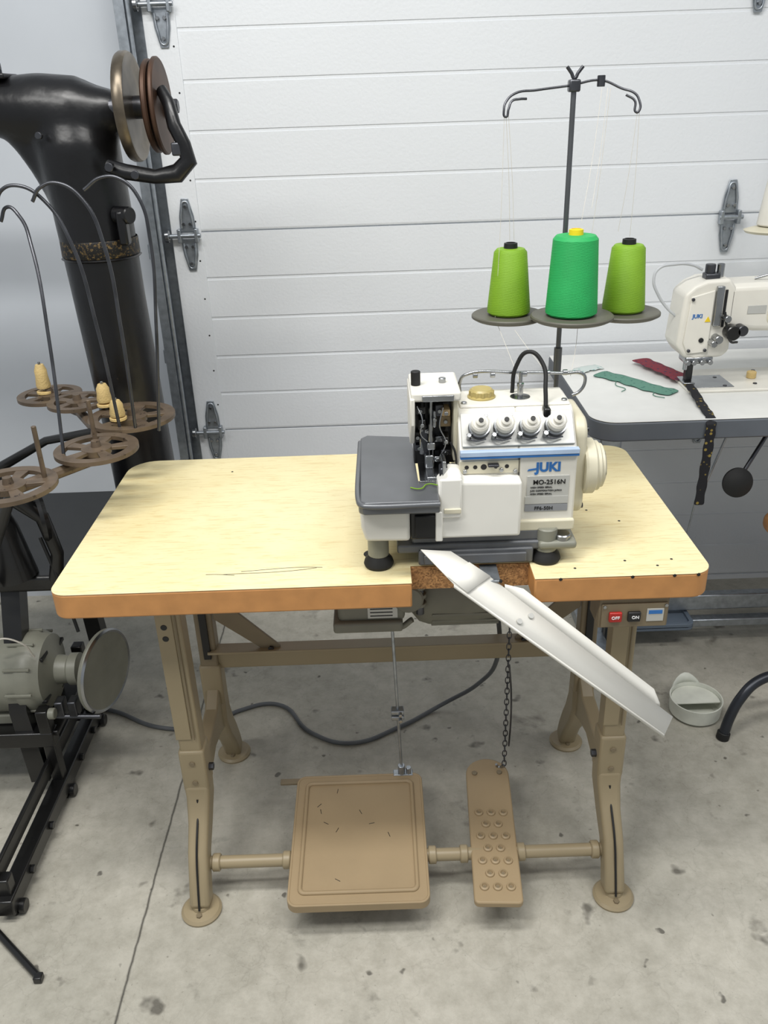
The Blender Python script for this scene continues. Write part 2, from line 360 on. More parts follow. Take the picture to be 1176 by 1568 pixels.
while z<.60:
    a=i%2*math.pi/2
    pts=[(.262+.0045*math.cos(t)*math.cos(a),.255+.0045*math.cos(t)*math.sin(a),z+.009*math.sin(t)) for t in [k*math.pi/4 for k in range(8)]]
    tube('chain_link',pts,.0012,dsteel,P2,cyc=True,res=3); z+=.0145;i+=1
tube('chain_tail',[(.270,.25,.18),(.272,.25,.25),(.270,.25,.33),(.264,.252,.40)],.002,dsteel,P2)
tube('chain_hook',[(.262,.255,.12),(.250,.262,.108),(.245,.26,.118)],.003,steel,P2)

# ---------- clutch motor
Mo=group('clutch_motor',(.1,.35,.55))
box('gear_box',(-.09,.22,.54),(.045,.40,.70),motorg,Mo,.01,3)
box('gear_box_cap',(-.10,.21,.52),(.04,.41,.545),motorg,Mo,.006,3)
box('nameplate',(-.03,.218,.55),(.03,.22,.58),label,Mo,.0005)
for i in range(3): box('nameplate_text',(-.025,.2172,.555+i*.008),(.02,.218,.557+i*.008),ink,Mo,0)
lathe('motor_body',[(0,-.02),(.06,-.02),(.085,0),(.092,.02),(.094,.10),(.09,.17),(.07,.19),(.03,.195),(0,.195)],(.075,.32,.575),(1,0,0),motorg,Mo)
for i in range(9):
    a=math.radians(200+i*17); 
    box('fin',(.10,.32+.092*math.cos(a)-.003,.575+.092*math.sin(a)-.003),(.24,.32+.092*math.cos(a)+.003,.575+.092*math.sin(a)+.003),motorg,Mo,.001)
box('mount',(.02,.28,.66),(.22,.36,.711),motorg,Mo,.005)
cyl('pulley',(.052,.235,.60),(.052,.20,.60),.03,motorg,Mo); cyl('adjust_screw',(.075,.215,.56),(.075,.215,.66),.008,dsteel,Mo)
for z in (.58,.60,.62,.64): cyl('screw_thread_ring',(.075,.215,z),(.075,.215,z+.008),.013,motorg,Mo)
tube('clutch_arm',[(.06,.24,.53),(.03,.245,.51),(.018,.25,.52)],.006,motorg,Mo)
tube('belt',[(.052,.2,.63),(.10,.19,.715),(.10,.22,.70),(.055,.23,.58)],.003,rubber,Mo)

# ---------- switch
S_=group('power_switch_box',(.43,.05,.67))
box('housing',(.372,.01,.650),(.492,.07,.711),beiged,S_,.003)
box('face',(.376,.006,.654),(.488,.011,.700),beiged,S_,.001)
box('off_button',(.388,.000,.667),(.410,.007,.686),red,S_,.002)
box('on_button',(.420,.000,.667),(.442,.007,.686),ink,S_,.002)
lw=mat('label_text_white','#f0f0f0',.5)
text('off_text','OFF',.008,(.3915,-.0005,.674),lw,S_,bold=.0001); text('on_text','ON',.008,(.426,-.0005,.674),lw,S_,bold=.0001)
box('label',(.453,.0045,.665),(.482,.0065,.690),label,S_,.0003); box('label_band',(.456,.0038,.680),(.479,.0046,.687),blue,S_,0)
for x in (.380,.485): cyl('corner_screw',(x,.006,.70-.004),(x,.003,.70-.004),.003,steel,S_,n=10)

# ---------- power cord
C_=group('power_cord',(-.1,.5,0))
cordm=mat('grey_cord','#5c5f62',.5)
tube('cord',[(-.80,.65,.006),(-.757,.64,.006),(-.60,.56,.006),(-.48,.56,.006),(-.40,.62,.006),(-.30,.64,.006),(-.20,.52,.006),(-.10,.475,.006),(.03,.53,.006),(.15,.60,.02),(.235,.55,.12),(.27,.45,.28),(.25,.38,.50)],.0055,cordm,C_)

# ---------- overlock machine
M_=group('overlock_sewing_machine',(.17,.15,.76))
for x,y in ((-.002,.066),(.286,.066),(-.002,.26),(.286,.26)):
    lathe('rubber_foot',[(0,0),(.024,0),(.026,.005),(.024,.012),(.018,.020),(.017,.022),(0,.022)],(x,y,.76),(0,0,1),rubber,M_)
    cyl('foot_post',(x,y,.780),(x,y,.824),.018,lgrey,M_)
box('base_casting',(.03,.055,.785),(.335,.30,.802),baseg,M_,.004)
box('base_front_tray',(.066,.05,.764),(.262,.062,.792),baseg,M_,.003)
box('base_front_lip',(.075,.044,.768),(.25,.051,.786),baseg,M_,.002)
box('base_upper',(.055,.06,.80),(.30,.28,.822),baseg,M_,.004)
box('foot_arm_right',(.27,.045,.788),(.335,.11,.803),lgrey,M_,.006,3)
cyl('foot_cap_right',(.312,.062,.795),(.312,.062,.812),.014,steel,M_)
prism('left_housing',[(-.022,.824),(.052,.822),(.052,.885),(-.030,.885),(-.029,.85)],1,.03,.27,white,M_,.006,3)
pl=[(-.028,.018)]+[(-.02,.010),(.10,.010),(.10,.075),(.07,.08),(.066,.30)]+[(-.018,.315),(-.03,.30)]
prism('cloth_plate',pl,2,.897,.905,plateg,M_,.0025,3)
prism('cloth_plate_skirt',[(-.031,.016),(-.022,.007),(.10,.007),(.10,.02),(-.018,.02),(-.018,.30),(-.034,.30)],2,.884,.899,plateg,M_,.003,3)
tube('cloth_plate_edge',[(-.031,.29,.9),(-.031,.03,.9),(-.026,.013,.9),(-.014,.0075,.9),(.10,.0075,.9)],.0045,plateg,M_)
box('front_black_gap',(.052,.036,.822),(.10,.06,.886),black,M_,.003)
box('front_black_panel',(.060,.031,.826),(.094,.037,.868),rubber,M_,.002)
prism('front_cover',[(.098,.822),(.236,.822),(.236,.921),(.14,.924),(.137,.935),(.118,.937),(.100,.915),(.098,.87)],1,.036,.09,pwhite,M_,.005,3)
box('front_cover_tab',(.094,.030,.820),(.106,.037,.875),pwhite,M_,.002)
box('cover_step',(.101,.031,.862),(.137,.037,.932),pwhite,M_,.003)
box('cover_latch',(.108,.028,.872),(.136,.032,.880),cream,M_,.001)
prism('body_right',[(.066,.822),(.066,.955),(.078,.968),(.118,1.012),(.130,1.018),(.215,1.018),(.225,1.00),(.235,.822)],0,.234,.330,white,M_,.004,3)
prism('body_mid',[(.075,.905),(.068,.918),(.068,.955),(.078,.968),(.118,1.012),(.130,1.018),(.215,1.018),(.225,1.00),(.235,.822),(.09,.822)],0,.137,.2345,white,M_,.003,3)
box('body_bottom_band',(.232,.060,.818),(.331,.075,.838),cream,M_,.003)
box('blue_band',(.137,.060,.953),(.331,.070,.9575),blue,M_,.001)
box('blue_band_light',(.137,.059,.9575),(.331,.071,.966),mat('pale_blue','#a9bbd2',.4),M_,.001)
box('steel_panel_strip',(.136,.066,.925),(.236,.0685,.948),cream,M_,.001)
for x in (.148,.162,.176,.196,.214): cyl('panel_hole',(x,.066,.937),(x,.0655,.937),.0035 if x!=.176 else .005,ink,M_,n=14)
for x,z in ((.145,.915),(.205,.916),(.228,.913)): cyl('panel_screw',(x,.068,z+.015),(x,.063,z+.015),.0035,steel,M_,n=12)
box('loop_lever',(.182,.055,.94),(.20,.066,.944),dsteel,M_,.001)
box('panel_seam',(.2335,.0652,.84),(.2345,.067,.953),ink,M_,0)
nrm=Vector((0,-.74,.67)).normalized()
prism('dial_plate',[(.0755,.9685),(.1155,1.0125),(.1135,1.0145),(.0735,.9705)],0,.141,.326,label,M_,.0008,1)
for i,x in enumerate((.170,.211,.253,.295)):
    o0=Vector((x,.094,.992))
    cyl('dial_base',o0,o0+nrm*.010,.0180,dsteel,M_)
    lathe('tension_disc',[(0,0),(.0175,0),(.013,.003),(.0175,.006),(0,.007)],o0+nrm*.010,nrm,steel,M_,n=28)
    lathe('tension_dial',[(0,0),(.0145,0),(.0155,.003),(.0150,.013),(.012,.016),(.008,.016),(.008,.022),(.005,.024),(0,.024)],o0+nrm*.016,nrm,white,M_,n=20,smooth=20)
    cyl('dial_center',o0+nrm*.040,o0+nrm*.042,.004,ink,M_,n=12)
    s0=o0+Vector((-.018,-.012,-.010)); cyl('thread_guide_pin',s0,s0+nrm*.014,.004,steel,M_,n=12)
    s0=o0+Vector((.012,.014,.014)); cyl('thread_guide_stud',s0,s0+nrm*.012,.003,steel,M_,n=12)
    tube('tension_spring',[o0+Vector((-.02,-.008,-.006))+nrm*.004,o0+Vector((-.012,-.016,-.016))+nrm*.010,o0+Vector((.01,-.014,-.014))+nrm*.006],.0014,dsteel,M_)
box('top_cover',(.142,.128,1.016),(.326,.213,1.022),white,M_,.003,3)
lathe('oil_window',[(0,0),(.024,0),(.024,.004),(.020,.006),(.020,.014),(.017,.017),(0,.017)],(.183,.172,1.020),(0,0,1),amber,M_)
for a in range(0,360,30): box('window_rib',(.183+.0195*math.cos(math.radians(a))-.002,.172+.0195*math.sin(math.radians(a))-.002,1.024),(.183+.0195*math.cos(math.radians(a))+.002,.172+.0195*math.sin(math.radians(a))+.002,1.034),amber,M_,.0005)
lathe('oil_gauge',[(0,0),(.017,0),(.017,.003),(.005,.004),(.005,.02),(.006,.021),(.006,.026),(.003,.027),(.003,.045),(0,.046)],(.248,.165,1.020),(0,0,1),steel,M_)
for x in (.150,.318): cyl('top_screw',(x,.14,1.02),(x,.14,1.025),.005,steel,M_,n=12)
tube('wire_handle',[(.150,.205,1.015),(.150,.205,1.042),(.158,.20,1.053),(.25,.20,1.054),(.33,.20,1.050),(.362,.20,1.047),(.366,.20,1.035),(.356,.20,1.015),(.345,.20,1.01)],.0028,steel,M_)
for x in (.175,.205,.26,.30,.33): cyl('handle_eyelet',(x-.004,.199,1.052),(x+.004,.199,1.052),.005,steel,M_,n=14)
tube('black_hose',[(.238,.19,1.02),(.243,.185,1.07),(.262,.175,1.097),(.283,.16,1.08),(.285,.135,1.04),(.284,.12,1.01)],.0036,rubber,M_)
box('hose_clamp',(.278,.105,.985),(.290,.125,1.02),black,M_,.003)
text('badge_text','JUKI',.022,(.262,.0655,.926),blue,M_,bold=.0009)
prism('badge_swoosh',[(.248,.927),(.262,.929),(.264,.932),(.250,.930)],1,.0648,.066,blue,M_,0)
box('model_plate',(.248,.0645,.880),(.318,.0662,.918),label,M_,.0005)
text('model_text','MO-2516N',.0115,(.258,.0640,.903),ink,M_,bold=.0002)
for i in range(3): text('model_small','JUKI CORPORATION JAPAN' if i==1 else 'HIGH SPEED SERIAL',.0042,(.254,.0640,.896-.006*i),ink,M_)
box('serial_plate',(.246,.0645,.853),(.318,.0662,.866),mat('grey_label','#8d8f93',.4),M_,.0005)
text('serial_text','FF6-50H',.009,(.262,.0640,.856),ink,M_)
box('plate_lower',(.246,.0642,.867),(.318,.0662,.881),label,M_,.0003)
prism('belt_cover',rrect(.095,.825,.235,1.0,.03),0,.330,.352,cream,M_,.006,3)
wy,wz=.125,.908
lathe('handwheel',[(0,0),(.045,0),(.048,.004),(.048,.018),(.043,.022),(.043,.027),(.038,.030),(.038,.034),(.030,.038),(.022,.036),(.018,.040),(0,.042)],(.350,wy,wz),(1,0,0),cream,M_,n=36,smooth=20)
for k in range(6):
    a=k*math.pi/3; c_=Vector((.384,wy+.032*math.cos(a),wz+.032*math.sin(a))); cyl('wheel_hole',c_,c_+Vector((.002,0,0)),.005,lgrey,M_,n=12)
for z in (.98,.84): cyl('cover_screw',(.352,.11,z),(.355,.11,z),.005,dsteel,M_,n=12)
# needle head
box('head_top_cap',(.060,.105,1.038),(.142,.22,1.054),white,M_,.004,3)
prism('head_left_cover',[(.10,1.045),(.10,1.0),(.135,.955),(.22,.955),(.22,1.045)],0,.058,.066,white,M_,.002)
box('head_cavity',(.066,.165,.905),(.137,.215,1.039),black,M_,.002)
box('head_right_wall',(.130,.112,.93),(.1375,.20,1.039),cream,M_,.002)
cyl('needle_bar',(.094,.135,.955),(.094,.135,1.045),.0045,steel,M_)
box('needle_clamp',(.087,.127,.945),(.101,.143,.958),steel,M_,.002)
for dx in (-.003,.003): cyl('needle',(.094+dx,.133,.948),(.094+dx,.133,.912),.0009,steel,M_,n=8)
cyl('presser_bar',(.080,.150,.93),(.080,.150,1.04),.005,steel,M_)
box('presser_foot',(.084,.09,.9065),(.106,.15,.911),steel,M_,.0015)
box('presser_foot_block',(.083,.128,.91),(.099,.146,.935),steel,M_,.003)
prism('presser_arm',[(.075,.97),(.088,.985),(.092,.955),(.096,.925),(.084,.92),(.078,.945)],1,.145,.155,dsteel,M_,.002)
box('throat_plate',(.072,.085,.9045),(.128,.19,.9065),steel,M_,.0005)
tanm=mat('tan_part','#a8906a',.5)
for i,(x,z,w,h_,m) in enumerate([(.075,1.02,.018,.012,black),(.108,1.015,.014,.02,dsteel),(.119,.992,.018,.020,tanm),(.112,.955,.02,.012,steel),(.078,.995,.012,.018,black),(.100,1.0,.006,.03,steel),(.120,.935,.018,.010,dsteel),(.072,.96,.010,.02,black),(.118,1.015,.014,.012,tanm),(.105,.928,.012,.01,steel),(.09,.975,.014,.008,steel),(.075,.94,.016,.012,dsteel),(.118,.965,.01,.014,black)]):
    y=.115+.012*(i%4); box('mechanism_block',(x-w/2,y,z-h_/2),(x+w/2,y+.03,z+h_/2),m,M_,.002)
    cyl('mechanism_screw',(x,y,z),(x,y-.004,z),.0035,steel,M_,n=10)
tube('take_up_wire',[(.07,.11,1.03),(.078,.10,1.01),(.075,.10,.985),(.086,.105,.97)],.001,steel,M_)
tube('looper_wire',[(.112,.10,1.03),(.106,.095,1.0),(.116,.098,.97),(.106,.105,.94)],.001,steel,M_)
tube('air_tube',[(.124,.10,.97),(.132,.095,.95),(.128,.09,.92),(.112,.088,.915)],.002,black,M_)
box('thread_guide_top',(.078,.1,1.04),(.13,.108,1.05),steel,M_,.001)
cyl('presser_knob',(.070,.15,1.054),(.070,.15,1.078),.008,rubber,M_)
cyl('presser_screw',(.115,.16,1.054),(.115,.16,1.062),.006,steel,M_)
box('knife_bracket',(.104,.07,.905),(.132,.095,.935),dsteel,M_,.003)
cyl('knife_screw',(.118,.07,.925),(.118,.062,.925),.006,steel,M_,n=14)
box('knife',(.108,.062,.905),(.114,.10,.95),steel,M_,.001)
tube('green_thread_bits',[(.055,.06,.907),(.07,.05,.909),(.085,.07,.908),(.1,.06,.91)],.001,lime,M_)

# ---------- chute
H_=group('waste_chute',(.3,-.04,.65))
A0=Vector((.068,.012,.816));A1=Vector((.120,-.022,.768));A2=Vector((.462,-.12,.524))
B0=Vector((.119,.028,.802));B1=Vector((.176,.008,.768));B2=Vector((.488,-.08,.526))
sheet('trough_floor',[[A0,B0],[A1,B1],[A2,B2]],pwhite,H_,.0018,sm=12)
f=lambda t:B1.lerp(B2,t)
up=Vector((0,.010,.022))
sheet('back_wall',[[f(.10),f(.10)+up*.3],[f(.2),f(.2)+up],[f(.90),f(.90)+up],[f(.93),f(.93)+up*.3]],pwhite,H_,.0016,sm=12)
nrmc=(A2-A1).cross(B1-A1).normalized()
dn=Vector((0,0,-.012))
sheet('front_lip',[[A1,A1+dn*.5],[A2,A2+dn*.6]],pwhite,H_,.0016,sm=12)
nn_=nrmc if nrmc.z>0 else -nrmc
for a,b in ((.27,.3),(.27,.75)):
    c_=A1.lerp(A2,a).lerp(B1.lerp(B2,a),b); cyl('mount_screw',c_,c_+nn_*.003,.005,label,H_,n=16)
sheet('overlap_bracket',[[A1.lerp(A0,.2)+nn_*.003,B1.lerp(B0,.5)+nn_*.003],[A1.lerp(A2,.06)+nn_*.003,B1.lerp(B2,.02)+nn_*.003]],pwhite,H_,.0016,sm=12)
box('mount_arm',(.17,.0,.755),(.20,.056,.759),galv,H_,.001)

# ---------- thread stand
TS=group('thread_stand',(.37,.44,.76))
polem=mat('pole_grey','#6c6e70',.35,.8)
cyl('pole',(.368,.44,.76),(.368,.44,1.50),.0048,polem,TS)
cyl('pole_base',(.368,.44,.76),(.368,.44,.775),.025,galv,TS)
cyl('pole_coupling',(.368,.44,.98),(.368,.44,1.03),.008,polem,TS)
discs=[(.264,.425,1.094,.071),(.370,.350,1.106,.076),(.486,.425,1.092,.071)]
for x,y,z,r in discs:
    lathe('spool_disc',[(0,0),(r*.9,0),(r,.004),(r,.008),(r*.97,.010),(0,.008)],(x,y,z),(0,0,1),disk,TS,n=56)
    lathe('disc_ring_mark',[(r*.45,.0085),(r*.47,.0105),(r*.49,.0085)],(x,y,z),(0,0,1),disk,TS,n=40)
    tube('disc_arm',[(x,y,z-.003),(.368,.44,z-.006)],.005,polem,TS,smooth=False)
box('top_clamp',(.358,.43,1.485),(.378,.45,1.505),dsteel,TS,.003)
tube('wing_nut',[(.354,.44,1.525),(.362,.44,1.515),(.368,.44,1.507),(.374,.44,1.515),(.382,.44,1.525)],.003,dsteel,TS)
cyl('side_clamp',(.415,.44,1.492),(.415,.44,1.510),.007,dsteel,TS)
tube('left_arm',[(.368,.44,1.496),(.30,.43,1.490),(.262,.42,1.486),(.247,.415,1.475),(.242,.41,1.462),(.245,.408,1.450),(.250,.41,1.462),(.256,.415,1.474),(.27,.42,1.477),(.283,.425,1.477)],.0021,dsteel,TS)
tube('right_arm',[(.368,.44,1.497),(.415,.44,1.502),(.45,.43,1.488),(.470,.42,1.480),(.477,.415,1.470),(.478,.41,1.453),(.473,.41,1.450),(.470,.415,1.468),(.455,.42,1.478)],.0021,dsteel,TS)
th=[((.246,.41,1.452),(.262,.425,1.24)),((.250,.41,1.455),(.270,.425,1.24)),((.475,.41,1.454),(.462,.42,1.25)),((.478,.41,1.454),(.486,.425,1.24)),((.415,.43,1.49),(.376,.35,1.28)),((.425,.43,1.49),(.395,.36,1.30)),
((.243,.41,1.45),(.235,.40,1.10)),((.235,.395,1.10),(.26,.20,1.02)),((.43,.43,1.49),(.40,.40,1.15)),((.39,.38,1.1),(.34,.2,1.045)),((.265,.35,1.09),(.30,.2,1.05))]
for a,b in th: tube('thread_strand',[a,tuple((Vector(a)+Vector(b))/2+Vector((.002,0,-.004))),b],.0004,threadm,TS)
def cone(x,y,z,r0,r1,h,m,core):
    g=group('thread_cone',(x,y,z))
    lathe('winding',[(0,0),(r0*.9,0),(r0,.004),(r0*1.0,.012),(r1+.001,h-.006),(r1-.004,h),(r1*.5,h+.001),(0,h+.001)],(x,y,z),(0,0,1),m,g,n=56)
    lathe('core',[(.0,h),(.013,h),(.0125,h+.010),(.009,h+.011),(.0085,h+.004),(0,h+.004)],(x,y,z),(0,0,1),core,g)
    lathe('core_foot',[(0,0),(r0*.8,0),(r0*.8,.002),(0,.002)],(x,y,z),(0,0,1),core,g)
cone(.264,.425,1.1045,.041,.030,.121,lime,ink)
cone(.486,.425,1.1025,.040,.030,.123,lime,ink)
cone(.368,.350,1.1165,.047,.039,.140,green,yel)

# ---------- black cylinder arm machine (left)
L_=group('cylinder_arm_sewing_machine',(-.8,.75,0))
def remesh(o,v,it=6):
    m=o.modifiers.new('r','REMESH'); m.mode='VOXEL'; m.voxel_size=v; m.use_smooth_shade=True
    s=o.modifiers.new('s','SMOOTH'); s.iterations=it; s.factor=.6
def joined(name,objs,m,g,vox):
    bm=bmesh.new()
    for o in objs:
        bm.from_mesh(o.data); bpy.data.objects.remove(o)
    o=mk(name,bm,m,g,0); 
    for p in o.data.polygons: p.use_smooth=True
    remesh(o,vox); return o
cx_,cy_=-.605,.75
a=sweep('t',[(cx_+.02,cy_,.52),(cx_+.015,cy_,.8),(cx_+.005,cy_,1.1),(cx_,cy_,1.3),(cx_-.008,cy_,1.42),(cx_-.015,cy_,1.5)],[.078,.077,.080,.084,.088,.06],blackiron,L_)
b=sweep('t',[(-1.3,cy_,1.505),(-.85,cy_,1.497),(-.76,cy_,1.493),(-.68,cy_,1.485),(-.60,cy_,1.475),(-.55,cy_,1.475),(-.50,cy_,1.48)],[.050,.052,.058,.072,.074,.055,.036],blackiron,L_)
c2=sweep('t',[(-.76,cy_,1.46),(-.715,cy_,1.43),(-.68,cy_,1.38),(-.66,cy_,1.30)],[.02,.035,.040,.03],blackiron,L_)
joined('column_arm',[a,b,c2],blackiron,L_,.009)
gold=mat('gold_decal','#5e4c2c',.5,.2,var=.4,scale=60,col2='#0e0d0c',thr=.44)
lathe('decal_band',[(.0835,0),(.0845,.002),(.084,.034),(.083,.036)],(cx_+.004,cy_,1.193),(0,0,1),gold,L_,n=48)
lathe('band_ridge',[(.083,0),(.087,.003),(.083,.006)],(cx_+.004,cy_,1.186),(0,0,1),blackiron,L_,n=48)
box('top_plate',(-.80,.70,1.545),(-.72,.78,1.555),blackiron,L_,.003)
for x in (-.79,-.74): cyl('top_bolt',(x,.73,1.555),(x,.73,1.575),.008,dsteel,L_,n=6)
tube('top_rod',[(-.90,.72,1.562),(-.73,.72,1.565)],.004,dsteel,L_,smooth=False)
wh=mat('worn_steel','#6e6558',.35,.8,var=.35,scale=25)
rust=mat('rust_brown','#4b3629',.5,.5,var=.3)
def wheel(name,x,r,t,m,rimr):
    lathe(name,[(.0,-.004),(.02,-.004),(r*.75,-.003),(r-.012,-t/2),(r-.003,-t/2),(r,-t/4),(r,t/4),(r-.003,t/2),(r-.012,t/2),(r*.75,.006),(.02,.008),(.0,.008)],(x,.73,1.485),(1,0,0),m,L_,n=56)
wheel('handwheel_outer',-.482,.104,.022,wh,0); wheel('belt_pulley',-.436,.088,.012,rust,0); wheel('belt_pulley_flange',-.420,.092,.010,rust,0)
cyl('wheel_hub',(-.53,.73,1.485),(-.400,.73,1.485),.022,dsteel,L_)
cyl('hub_nut',(-.400,.73,1.485),(-.385,.73,1.485),.014,dsteel,L_,n=6)
sweep('bracket_arm',[(-.405,.68,1.515),(-.39,.66,1.49),(-.38,.64,1.45),(-.365,.64,1.415),(-.360,.64,1.385),(-.385,.64,1.362),(-.43,.64,1.357),(-.49,.65,1.367),(-.53,.66,1.38)],[.010,.012,.013,.013,.016,.016,.012,.013,.011],blackiron,L_,sy=1.2)
box('bracket_tab',(-.390,.63,1.395),(-.36,.65,1.42),dsteel,L_,.003)
for p in ((-.47,1.362),(-.52,1.378)): cyl('bracket_bolt',(p[0],.65,p[1]),(p[0],.630,p[1]),.009,dsteel,L_,n=8)
cyl('side_boss',(-.54,.70,1.28),(-.505,.68,1.28),.018,blackiron,L_)
box('side_lug',(-.535,.67,1.22),(-.515,.70,1.29),blackiron,L_,.005)
cyl('oil_screw',(-.66,.672,1.44),(-.66,.66,1.44),.007,dsteel,L_,n=10)
box('base_slab',(-1.25,.45,.50),(-.52,.92,.54),black,L_,.008,3)
for x in (-1.2,-.86):
    for y in (.35,.85): sweep('pedestal_leg',[(x,y if y>.5 else .5,.5),(x+.02,y,.25),(x+.03,y,.05)],[.022,.02,.022],black,L_,square=True,upv=(1,0,0))
lathe('linkage_wheel',[(.038,-.006),(.05,-.008),(.055,0),(.05,.008),(.038,.006),(.036,0),(.038,-.006)],(-.735,.45,.69),(1,.55,0),black,L_)
for k in range(4):
    a=k*math.pi/2; cyl('wheel_spoke',(-.735,.45,.69),(-.735-.02*math.cos(a),.45+.038*math.cos(a),.69+.04*math.sin(a)),.005,black,L_)
sweep('linkage_arm',[(-.86,.42,.86),(-.80,.44,.76),(-.735,.45,.69),(-.72,.45,.60),(-.74,.46,.53)],[.018,.02,.016,.014,.016],black,L_)
sweep('under_arm',[(-.95,.5,.78),(-.88,.48,.74),(-.84,.46,.66),(-.83,.46,.54)],[.04,.045,.04,.05],black,L_)
tube('drive_belt',[(-.75,.45,.64),(-.72,.44,.5),(-.70,.42,.41)],.004,rubber,L_,smooth=False)
sweep('body_casting',[(-1.2,.55,.62),(-.98,.52,.62),(-.86,.5,.60)],[.08,.08,.05],blackiron,L_)
# frame on floor
F_=group('machine_floor_frame',(-.85,.3,0))
box('side_rail',(-.80,-.02,.02),(-.765,.62,.06),black,F_,.003)
box('side_rail_upper',(-.80,.0,.085),(-.79,.60,.125),black,F_,.003)
box('front_rail',(-1.3,.0,.02),(-.80,.035,.06),black,F_,.003)
box('mid_rail',(-1.3,.32,.16),(-.77,.355,.20),black,F_,.003)
box('rear_rail',(-1.3,.58,.02),(-.80,.615,.06),black,F_,.003)
for x,y in ((-.785,.01),(-.785,.335),(-.785,.59),(-1.25,.02),(-1.25,.59)):
    box('upright',(x-.014,y-.014,.0),(x+.014,y+.014,.26 if y>.2 else .10),black,F_,.003)
    cyl('caster',(x+.018,y,.015),(x+.03,y,.015),.015,black,F_)
for y in (.08,.2,.42,.52): cyl('rail_bolt',(-.765,y,.04),(-.757,y,.04),.009,black,F_,n=6)
box('motor_shelf',(-1.25,.33,.185),(-.76,.56,.198),black,F_,.003)
E_=group('electric_motor',(-.85,.42,.2))
ax=(-.96,.43,.30)
lathe('motor_shell',[(0,0),(.05,0),(.085,.01),(.093,.03),(.093,.12),(.096,.125),(.096,.15),(.09,.16),(.085,.175),(.05,.185),(.035,.19),(.032,.215),(.038,.22),(.038,.24),(.02,.245),(.02,.265),(0,.265)],ax,(1,0,0),lgrey,E_,n=48)
for k in range(10):
    a=2*math.pi*k/10; p=Vector((-.80,.43+.097*math.cos(a),.30+.097*math.sin(a))); box('shell_rib',p-Vector((.06,.003,.003)),p+Vector((.0,.003,.003)),lgrey,E_,.001)
for k in range(4):
    a=2*math.pi*k/4+.5; p=Vector((-.79,.43+.07*math.cos(a),.30+.07*math.sin(a))); box('vent_slot',p-Vector((.0,.018,.004)),p+Vector((.012,.018,.004)),ink,E_,.001)
lathe('brake_disc',[(0,-.012),(.03,-.012),(.09,-.010),(.098,-.006),(.10,0),(.098,.006),(.094,.008),(.088,.006),(.02,.007),(0,.007)],(-.66,.42,.30),(1,-.28,0),lgrey,E_,n=56)
lathe('disc_rim',[(.091,.007),(.096,.009),(.1,.004)],(-.66,.42,.30),(1,-.28,0),steel,E_,n=56)
box('motor_foot',(-.93,.36,.1985),(-.80,.50,.225),lgrey,E_,.004)
for x in (-.75,-.72): box('lever_block',(x-.01,.34,.225),(x+.01,.37,.27),dsteel,E_,.003)
cyl('lever_rod',(-.78,.345,.23),(-.66,.345,.225),.006,dsteel,E_)
cyl('lever_ball',(-.77,.33,.25),(-.755,.33,.25),.013,lgrey,E_)
tube('motor_wire',[(-.86,.36,.40),(-.84,.34,.45),(-.80,.35,.43),(-.79,.37,.38)],.002,threadm,E_)
# brown thread stand
B_=group('thread_stand',(-.62,.5,.88))
zc=.88
cs=[(-.765,.705,.073,0),(-.668,.610,.066,.012),(-.528,.530,.092,0),(-.545,.33,.080,.006),(-.665,.19,.085,-.006)]
for x,y,r,dz in cs:
    zz=zc+dz
    lathe('spoked_disc_rim',[(r*.76,0),(r,0),(r,.008),(r*.76,.008),(r*.76,0)],(x,y,zz),(0,0,1),brown,B_,n=44)
    lathe('spoked_disc_hub',[(0,-.006),(r*.34,-.004),(r*.36,.008),(.010,.010),(.008,.022),(0,.022)],(x,y,zz),(0,0,1),brown,B_)
    for k in range(5):
        a=2*math.pi*k/5+.3; d=Vector((math.cos(a),math.sin(a),0)); e=Vector((-math.sin(a),math.cos(a),0)); c0=Vector((x,y,0))
        q=[c0+d*r*.25+e*.007,c0+d*r*.25-e*.007,c0+d*r*.8-e*.013,c0+d*r*.8+e*.013]
        prism('spoke',[(p.x,p.y) for p in q],2,zz+.0005,zz+.0075,brown,B_,.001)
path=[(-.765,.705,zc-.01),(-.668,.61,zc-.008),(-.600,.50,zc-.012),(-.550,.33,zc-.01),(-.665,.20,zc-.014)]
for a,b in zip(path,path[1:]): sweep('arm',[a,b],[.011,.011],brown,B_,n=10)
sweep('arm',[(-.528,.53,zc-.01),(-.6,.50,zc-.012)],[.01,.01],brown,B_,n=10)
sweep('support_strut',[(-.60,.50,zc-.015),(-.72,.52,.84),(-.88,.5,.76)],[.009,.009,.012],black,B_,n=12)
sweep('support_post',[(-.665,.20,zc-.012),(-.72,.24,.78),(-.82,.3,.62),(-.86,.4,.54)],[.010,.011,.012,.014],black,B_,n=12)
for (x,y,z0,h) in ((-.775,.705,.89,.055),(-.597,.58,.895,.040),(-.548,.50,.89,.034)):
    cyl('pin',(x,y,z0-.01),(x,y,z0+h*1.25+.006),.003,steel,B_)
    cyl('spool_base',(x,y,z0),(x,y,z0+.006),.018,spool,B_)
    lathe('spool_winding',[(0,0),(.015,0),(.0165,.006),(.014,h*.5),(.014,h*.75),(.009,h),(0,h)],(x,y,z0+h*.25),(0,0,1),spool,B_)
